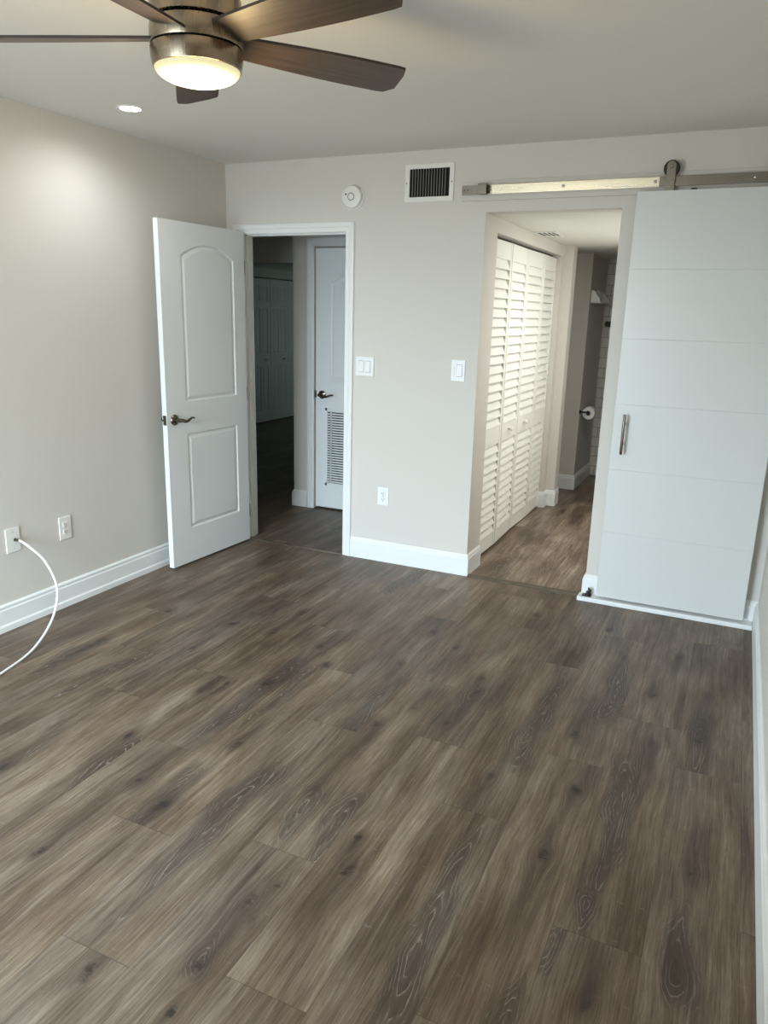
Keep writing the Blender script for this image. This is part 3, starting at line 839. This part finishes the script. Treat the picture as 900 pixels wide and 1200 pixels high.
# ------------------------------------------------------------------ ceiling fan
FX, FY = 1.745, -2.476
fan = thing('ceiling_fan', 'brushed nickel ceiling fan with five dark walnut blades and a lit lamp', 'ceiling fan', (FX, FY, H), 0)
zf = lambda z: z - H
e = BM(); lathe(e, [(0, 0), (0.085, 0), (0.090, -0.012), (0.088, zf(2.41)), (0.108, zf(2.385)), (0.118, zf(2.35)), (0.119, zf(2.297)), (0.112, zf(2.292)), (0, zf(2.292))], 72)
obj('motor_housing', e, M['fan_nickel'], fan, True)
e = BM(); lathe(e, [(0, zf(2.297)), (0.110, zf(2.297)), (0.110, zf(2.232)), (0, zf(2.232))], 72); obj('groove_band', e, M['dark'], fan, True)
e = BM(); lathe(e, [(0.108, zf(2.2885)), (0.1185, zf(2.2885)), (0.1205, zf(2.280)), (0.1205, zf(2.243)), (0.119, zf(2.2395)), (0.108, zf(2.2395))], 72); obj('blade_hub', e, M['fan_nickel'], fan, True)
e = BM(); lathe(e, [(0.100, zf(2.2345)), (0.119, zf(2.2345)), (0.1205, zf(2.231)), (0.1195, zf(2.21)), (0.115, zf(2.188)), (0.109, zf(2.186)), (0.100, zf(2.192))], 72)
lr = obj('light_ring', e, M['fan_nickel'], fan, True)
e = BM(); pr = [(0.110, zf(2.192))]
for k in range(13):
    a = math.pi / 2 * k / 12
    pr.append((0.1115 * math.cos(a) if k < 12 else 0.0, zf(2.188) - 0.038 * math.sin(a)))
lathe(e, pr, 72); obj('glass_shade', e, M['glass_lit'], fan, True)
pl = bpy.data.lights.new('fan_lamp', 'POINT'); pl.energy = 15; pl.color = (1.0, 0.74, 0.38); pl.shadow_soft_size = 0.09
po = bpy.data.objects.new('fan_lamp', pl); COL.objects.link(po); po.parent = fan; po.location = (0, 0, zf(2.04))


def blade_mesh():
    e = BM()
    # outline in (r, t); leading and trailing edges bow gently, clipped round tip
    n = 22; up, lo = [], []
    for k in range(n + 1):
        s = k / n; r = 0.105 + s * (0.635 - 0.105)
        hw = 0.046 + 0.022 * math.sin(min(1, s * 1.25) * math.pi / 2)
        if s > 0.93:
            q = (s - 0.93) / 0.07; hw *= math.sqrt(max(0.0, 1 - (q * 0.86) ** 2.2))
        up.append((r, hw)); lo.append((r - (0.012 if s > 0.97 else 0), -hw))
    pts = up + lo[::-1]; pit = math.tan(math.radians(-13))
    zz = lambda r, t: pit * t
    for sgn in (1,):
        A_ = [e.verts.new((r, t, zz(r, t) + 0.0035)) for r, t in pts]; B_ = [e.verts.new((r, t, zz(r, t) - 0.0035)) for r, t in pts]
        N_ = len(pts); h = n + 1
        for k in range(n):
            e.faces.new((A_[k], A_[k + 1], A_[N_ - 2 - k], A_[N_ - 1 - k])); e.faces.new((B_[k + 1], B_[k], B_[N_ - 1 - k], B_[N_ - 2 - k]))
        for k in range(N_): e.faces.new((A_[k], B_[k], B_[(k + 1) % N_], A_[(k + 1) % N_]))
    return e


for k in range(5):
    o = obj('blade', blade_mesh(), M['blade'], fan, True)
    o.location = (0, 0, zf(2.262)); o.rotation_euler = (0, 0, math.radians(128.3 + 72 * k + (5 if k == 3 else 0)))

# ------------------------------------------------------------------ recessed lamp
rl = thing('recessed_light', 'round recessed ceiling light glowing near the left wall', 'ceiling light', (0.420, -1.288, H), 0)
e = BM(); lathe(e, [(0.046, 0.0), (0.062, 0.0), (0.064, -0.003), (0.060, -0.006), (0.048, -0.005), (0.044, 0.0)], 48); obj('trim_ring', e, M['plastic'], rl, True)
e = BM(); lathe(e, [(0, -0.0035), (0.047, -0.0035), (0.047, 0.0), (0, 0.0)], 40); obj('lens', e, M['led'], rl, True)
sp = bpy.data.lights.new('recessed_beam', 'SPOT'); sp.energy = 23; sp.spot_size = math.radians(168); sp.spot_blend = 0.8; sp.color = (0.94, 0.98, 1.0); sp.shadow_soft_size = 0.045
so = bpy.data.objects.new('recessed_beam', sp); COL.objects.link(so); so.parent = rl; so.location = (0, 0, -0.01)

# ------------------------------------------------------------------ wall fittings
sd = thing('smoke_detector', 'round white smoke detector above the bedroom doorway', 'smoke detector', (0.930, 0.0, 2.240), 0)
e = BM(); lathe(e, [(0, 0), (0.070, 0), (0.071, -0.006), (0.066, -0.009), (0, -0.009)], 56, axis='y'); obj('mounting_base', e, M['plastic'], sd, True)
e = BM(); lathe(e, [(0.060, -0.008), (0.064, -0.012), (0.064, -0.030), (0.060, -0.037), (0.050, -0.040), (0.0222, -0.040), (0.0222, -0.0385), (0.0185, -0.0385)], 56, axis='y'); obj('cover', e, M['plastic'], sd, True)
e = BM(); lathe(e, [(0.0225, -0.0388), (0.0180, -0.0388), (0.0180, -0.0392), (0.0225, -0.0392)], 40, axis='y'); obj('button_groove', e, M['slot'], sd, True)
e = BM(); lathe(e, [(0, -0.042), (0.016, -0.042), (0.0182, -0.040), (0.0182, -0.036), (0, -0.036)], 40, axis='y'); obj('test_button', e, M['plastic'], sd, True)
e = BM(); lathe(e, [(0, -0.0412), (0.0055, -0.0410), (0.0055, -0.038), (0, -0.038)], 20, (-0.034, 0, 0.014), 'y'); obj('indicator', e, M['slot'], sd, True)

av = thing('air_vent', 'white wall air vent with dark vertical louvers above the two switches', 'air vent', (1.412, 0.0, 2.3005), 0)
vw, vh = 0.150, 0.1005
e = BM(); P4 = [(-vw, -vh), (vw, -vh), (vw, vh), (-vw, vh), (-vw, -vh)]
box(e, -vw, vw, -0.008, 0, vh - 0.026, vh, 0.003); box(e, -vw, vw, -0.008, 0, -vh, -vh + 0.026, 0.003)
box(e, -vw, -vw + 0.030, -0.008, 0, -vh + 0.02, vh - 0.02, 0.003); box(e, vw - 0.028, vw, -0.008, 0, -vh + 0.02, vh - 0.02, 0.003)
obj('vent_frame', e, M['plastic'], av)
e = BM(); box(e, -vw + 0.028, vw - 0.026, -0.0016, -0.0004, -vh + 0.024, vh - 0.024); obj('vent_backing', e, M['dark'], av)
M['vent_louver'] = mat('vent_louver_paint', s2l(150, 146, 136), 0.5)
for k in range(13):
    xk = -vw + 0.047 + k * 0.0166
    e = BM()
    q = [(-0.0030, -0.0018), (0.0032, -0.0090), (0.0040, -0.0086), (-0.0018, -0.0018)]
    A_ = [e.verts.new((xk + x, y, -vh + 0.025)) for x, y in q]; B_ = [e.verts.new((xk + x, y, vh - 0.025)) for x, y in q]
    e.faces.new(A_[::-1]); e.faces.new(B_)
    for i in range(4): e.faces.new((A_[i], A_[(i + 1) % 4], B_[(i + 1) % 4], B_[i]))
    obj('louver', e, M['vent_louver'], av)
for sx in (-1, 1):
    e = BM(); lathe(e, [(0, -0.0092), (0.0035, -0.009), (0.0035, -0.0075), (0, -0.0075)], 14, (sx * 0.138, 0, 0), 'y'); obj('screw', e, M['slot'], av, True)


def plate(name, label, cat, loc, rotz, w, h, m=None):
    t = thing(name, label, cat, loc, rotz, {'light_switch': 'light switches on the far wall', 'wall_outlet': 'duplex outlets low on the walls'}.get(name))
    e = BM(); box(e, -w / 2, w / 2, -0.0065, 0, -h / 2, h / 2, 0.0025); obj('cover_plate', e, m or M['plastic_cool'], t)
    return t


def rocker(t, x, m):
    e = BM(); box(e, x - 0.0185, x + 0.0185, -0.0072, -0.006, -0.0355, 0.0355, 0.0004); fr = obj('switch_frame', e, M['vent_louver'], t)
    e = BM(); vs = []
    for y, z in ((-0.006, -0.033), (-0.0115, -0.033), (-0.0078, 0.033), (-0.006, 0.033)): vs.append((y, z))
    A_ = [e.verts.new((x - 0.0165, y, z)) for y, z in vs]; B_ = [e.verts.new((x + 0.0165, y, z)) for y, z in vs]
    e.faces.new(A_); e.faces.new(B_[::-1])
    for i in range(4): e.faces.new((A_[i], A_[(i + 1) % 4], B_[(i + 1) % 4], B_[i]))
    obj('rocker', e, m, t)


def receptacle(t, m):
    for zc in (-0.0195, 0.0195):
        e = BM(); box(e, -0.0165, 0.0165, -0.009, -0.006, zc - 0.0145, zc + 0.0145, 0.003); s_ = obj('socket', e, m, t)
        e = BM(); box(e, -0.0078, -0.0054, -0.0095, -0.0085, zc - 0.002, zc + 0.008); box(e, 0.0054, 0.0078, -0.0095, -0.0085, zc - 0.001, zc + 0.007)
        cyl(e, (0, -0.0085, zc - 0.0075), (0, -0.0095, zc - 0.0075), 0.003, seg=12); obj('slots', e, M['slot'], s_)
    e = BM(); cyl(e, (0, -0.006, 0), (0, -0.0078, 0), 0.003, seg=12); obj('screw', e, M['vent_louver'], t)


ls = plate('light_switch', 'white double rocker switch plate beside the doorway casing', 'light switch', (1.024, 0, 1.253), 0, 0.126, 0.118)
rocker(ls, -0.023, M['plastic_cool']); rocker(ls, 0.023, M['plastic_cool'])
ls2 = plate('light_switch', 'white single switch plate near the passage corner', 'light switch', (1.641, 0, 1.260), 0, 0.086, 0.124)
rocker(ls2, 0.008, M['plastic_cool'])
e = BM(); box(e, -0.036, -0.022, -0.010, -0.006, -0.036, 0.020, 0.002); obj('remote_slider', e, M['plastic_cool'], ls2)
o1 = plate('wall_outlet', 'white duplex outlet low on the far wall below the switches', 'outlet', (1.173, 0, 0.437), 0, 0.078, 0.118)
receptacle(o1, M['plastic_cool'])
o2 = plate('wall_outlet', 'white duplex outlet on the left wall, between cable plate and door', 'outlet', (0, -1.497, 0.430), math.radians(90), 0.078, 0.124, M['plastic'])
receptacle(o2, M['plastic'])
cp = plate('cable_plate', 'white wall plate on the left wall with a cable coming out', 'wall plate', (0, -1.820, 0.447), math.radians(90), 0.080, 0.124, M['plastic'])
e = BM(); lathe(e, [(0, -0.016), (0.0055, -0.016), (0.0055, -0.009), (0.0085, -0.009), (0.0085, -0.006), (0, -0.006)], 16, (0.010, 0, 0), 'y'); obj('jack', e, M['bronze'], cp, True)
for z in (-0.042, 0.042):
    e = BM(); cyl(e, (0, -0.006, z), (0, -0.0075, z), 0.003, seg=12); obj('screw', e, M['vent_louver'], cp)

e = BM()
tube(e, smooth_path([(0.014, -1.810, 0.447), (0.040, -1.806, 0.444), (0.085, -1.795, 0.417), (0.145, -1.760, 0.338), (0.200, -1.752, 0.205), (0.245, -1.836, 0.082),
                     (0.318, -2.020, 0.012), (0.388, -2.250, 0.006), (0.43, -2.42, 0.006), (0.44, -2.70, 0.006), (0.36, -3.0, 0.006)], 10), 0.0058, 12)
cb = obj('coaxial_cable', e, M['cable'], None, True)
tag(cb, 'white cable arching from the left wall plate down to the floor', 'cable')
e = BM(); tube(e, [Vector((0.013, -1.810, 0.447)), Vector((0.034, -1.807, 0.446))], 0.0075, 14); obj('connector', e, M['bronze'], cb, True)

# ------------------------------------------------------------------ passage and bathroom fittings
cv = thing('ceiling_vent', 'small ceiling vent with dark slots in the passage ceiling', 'air vent', (1.835, 1.165, ZO), 0)
e = BM()
box(e, -0.085, 0.085, -0.15, -0.125, -0.007, 0, 0.002); box(e, -0.085, 0.085, 0.125, 0.15, -0.007, 0, 0.002); box(e, -0.085, -0.060, -0.13, 0.13, -0.007, 0, 0.002); box(e, 0.060, 0.085, -0.13, 0.13, -0.007, 0, 0.002)
obj('vent_frame', e, M['plastic'], cv)
e = BM(); box(e, -0.062, 0.062, -0.127, 0.127, -0.0014, -0.0004); obj('vent_backing', e, M['dark'], cv)
for k in range(3):
    xk = -0.031 + k * 0.031
    e = BM(); box(e, xk - 0.0045, xk + 0.0045, -0.128, 0.128, -0.0045, -0.0012, 0.001)
    obj('slat', e, M['plastic'], cv)

XB = 1.845
TPX, TPY, TPZ = XB + 0.075, 2.93, 0.725
hd = thing('roll_holder', 'dark metal toilet roll holder on the shaded bathroom wall', 'toilet roll holder', (XB, TPY, TPZ + 0.012), 0)
e = BM(); lathe(e, [(0, 0), (0.024, 0), (0.024, 0.006), (0.012, 0.010), (0, 0.010)], 28, (0, -0.088, 0), 'x'); obj('wall_rose', e, M['black'], hd, True)
e = BM(); tube(e, smooth_path([(0.008, -0.088, 0), (0.055, -0.088, 0), (0.075, -0.080, 0), (0.075, -0.040, 0), (0.075, 0.070, 0)], 8), 0.008, 14); obj('arm', e, M['black'], hd, True)
e = BM(); lathe(e, [(0, -0.092), (0.014, -0.091), (0.016, -0.086), (0.010, -0.080), (0, -0.080)], 24, (0.075, 0, 0), 'y'); obj('end_cap', e, M['black'], hd, True)
tp = thing('toilet_roll', 'white toilet paper roll on the dark holder', 'toilet roll', (TPX, TPY, TPZ), 0)
e = BM(); lathe(e, [(0.020, -0.052), (0.054, -0.052), (0.057, -0.049), (0.057, 0.049), (0.054, 0.052), (0.020, 0.052), (0.020, -0.052)], 48, axis='y'); obj('paper', e, M['paper'], tp, True)
e = BM(); lathe(e, [(0.020, -0.0525), (0.0215, -0.0525), (0.0215, 0.0525), (0.020, 0.0525), (0.020, -0.0525)], 32, axis='y'); obj('core', e, M['card'], tp, True)

ws = thing('wall_shelf', 'small white scalloped towel shelf high on the shaded bathroom wall', 'shelf', (XB, 3.16, 1.765), 0)
e = BM(); pr = []
for k in range(41):
    t = k / 40; y = -0.26 + 0.52 * t
    pr.append((y, 0.050 + 0.022 * math.cos((t - 0.5) * 6 * math.pi) * (0.5 + 0.5 * math.cos((t - 0.5) * 2 * math.pi)) + (0.012 if t < 0.04 or t > 0.96 else 0)))
pts = [(-0.26, -0.05), (0.26, -0.05)] + pr[::-1]
A_ = [e.verts.new((0.0, y, z)) for y, z in pts]; B_ = [e.verts.new((0.016, y, z)) for y, z in pts]
e.faces.new(A_); e.faces.new(B_[::-1])
for i in range(len(pts)): e.faces.new((A_[i], A_[(i + 1) % len(pts)], B_[(i + 1) % len(pts)], B_[i]))
obj('back_board', e, M['trim'], ws)
e = BM(); box(e, 0.016, 0.085, -0.245, 0.245, -0.050, -0.036, 0.003); obj('shelf_board', e, M['trim'], ws)
for s_ in (-1, 1):
    e = BM(); q = [(0.016, -0.036), (0.080, -0.036), (0.074, -0.010), (0.045, 0.020), (0.030, 0.052), (0.016, 0.058)]
    A_ = [e.verts.new((x, s_ * 0.245 - 0.008, z)) for x, z in q]; B_ = [e.verts.new((x, s_ * 0.245 + 0.008, z)) for x, z in q]
    e.faces.new(A_); e.faces.new(B_[::-1])
    for i in range(len(q)): e.faces.new((A_[i], A_[(i + 1) % len(q)], B_[(i + 1) % len(q)], B_[i]))
    obj('bracket', e, M['trim'], ws)

sb = thing('shower_shelf', 'black metal rack on the white tiled shower wall', 'shower rack', (1.872, 3.63, 1.53), 0)
e = BM(); box(e, 0, 0.30, -0.010, 0, -0.026, 0.026, 0.003); obj('rack_plate', e, M['black'], sb)
e = BM(); tube(e, smooth_path([(0.012, -0.010, 0), (0.012, -0.075, 0), (0.03, -0.09, 0), (0.27, -0.09, 0), (0.288, -0.075, 0), (0.288, -0.010, 0)], 6), 0.005, 10); obj('rack_bar', e, M['black'], sb, True)
e = BM(); cyl(e, (0.035, -0.010, 0.0), (0.035, -0.016, 0.0), 0.008, seg=16); obj('screw_cap', e, M['chrome'], sb, True)
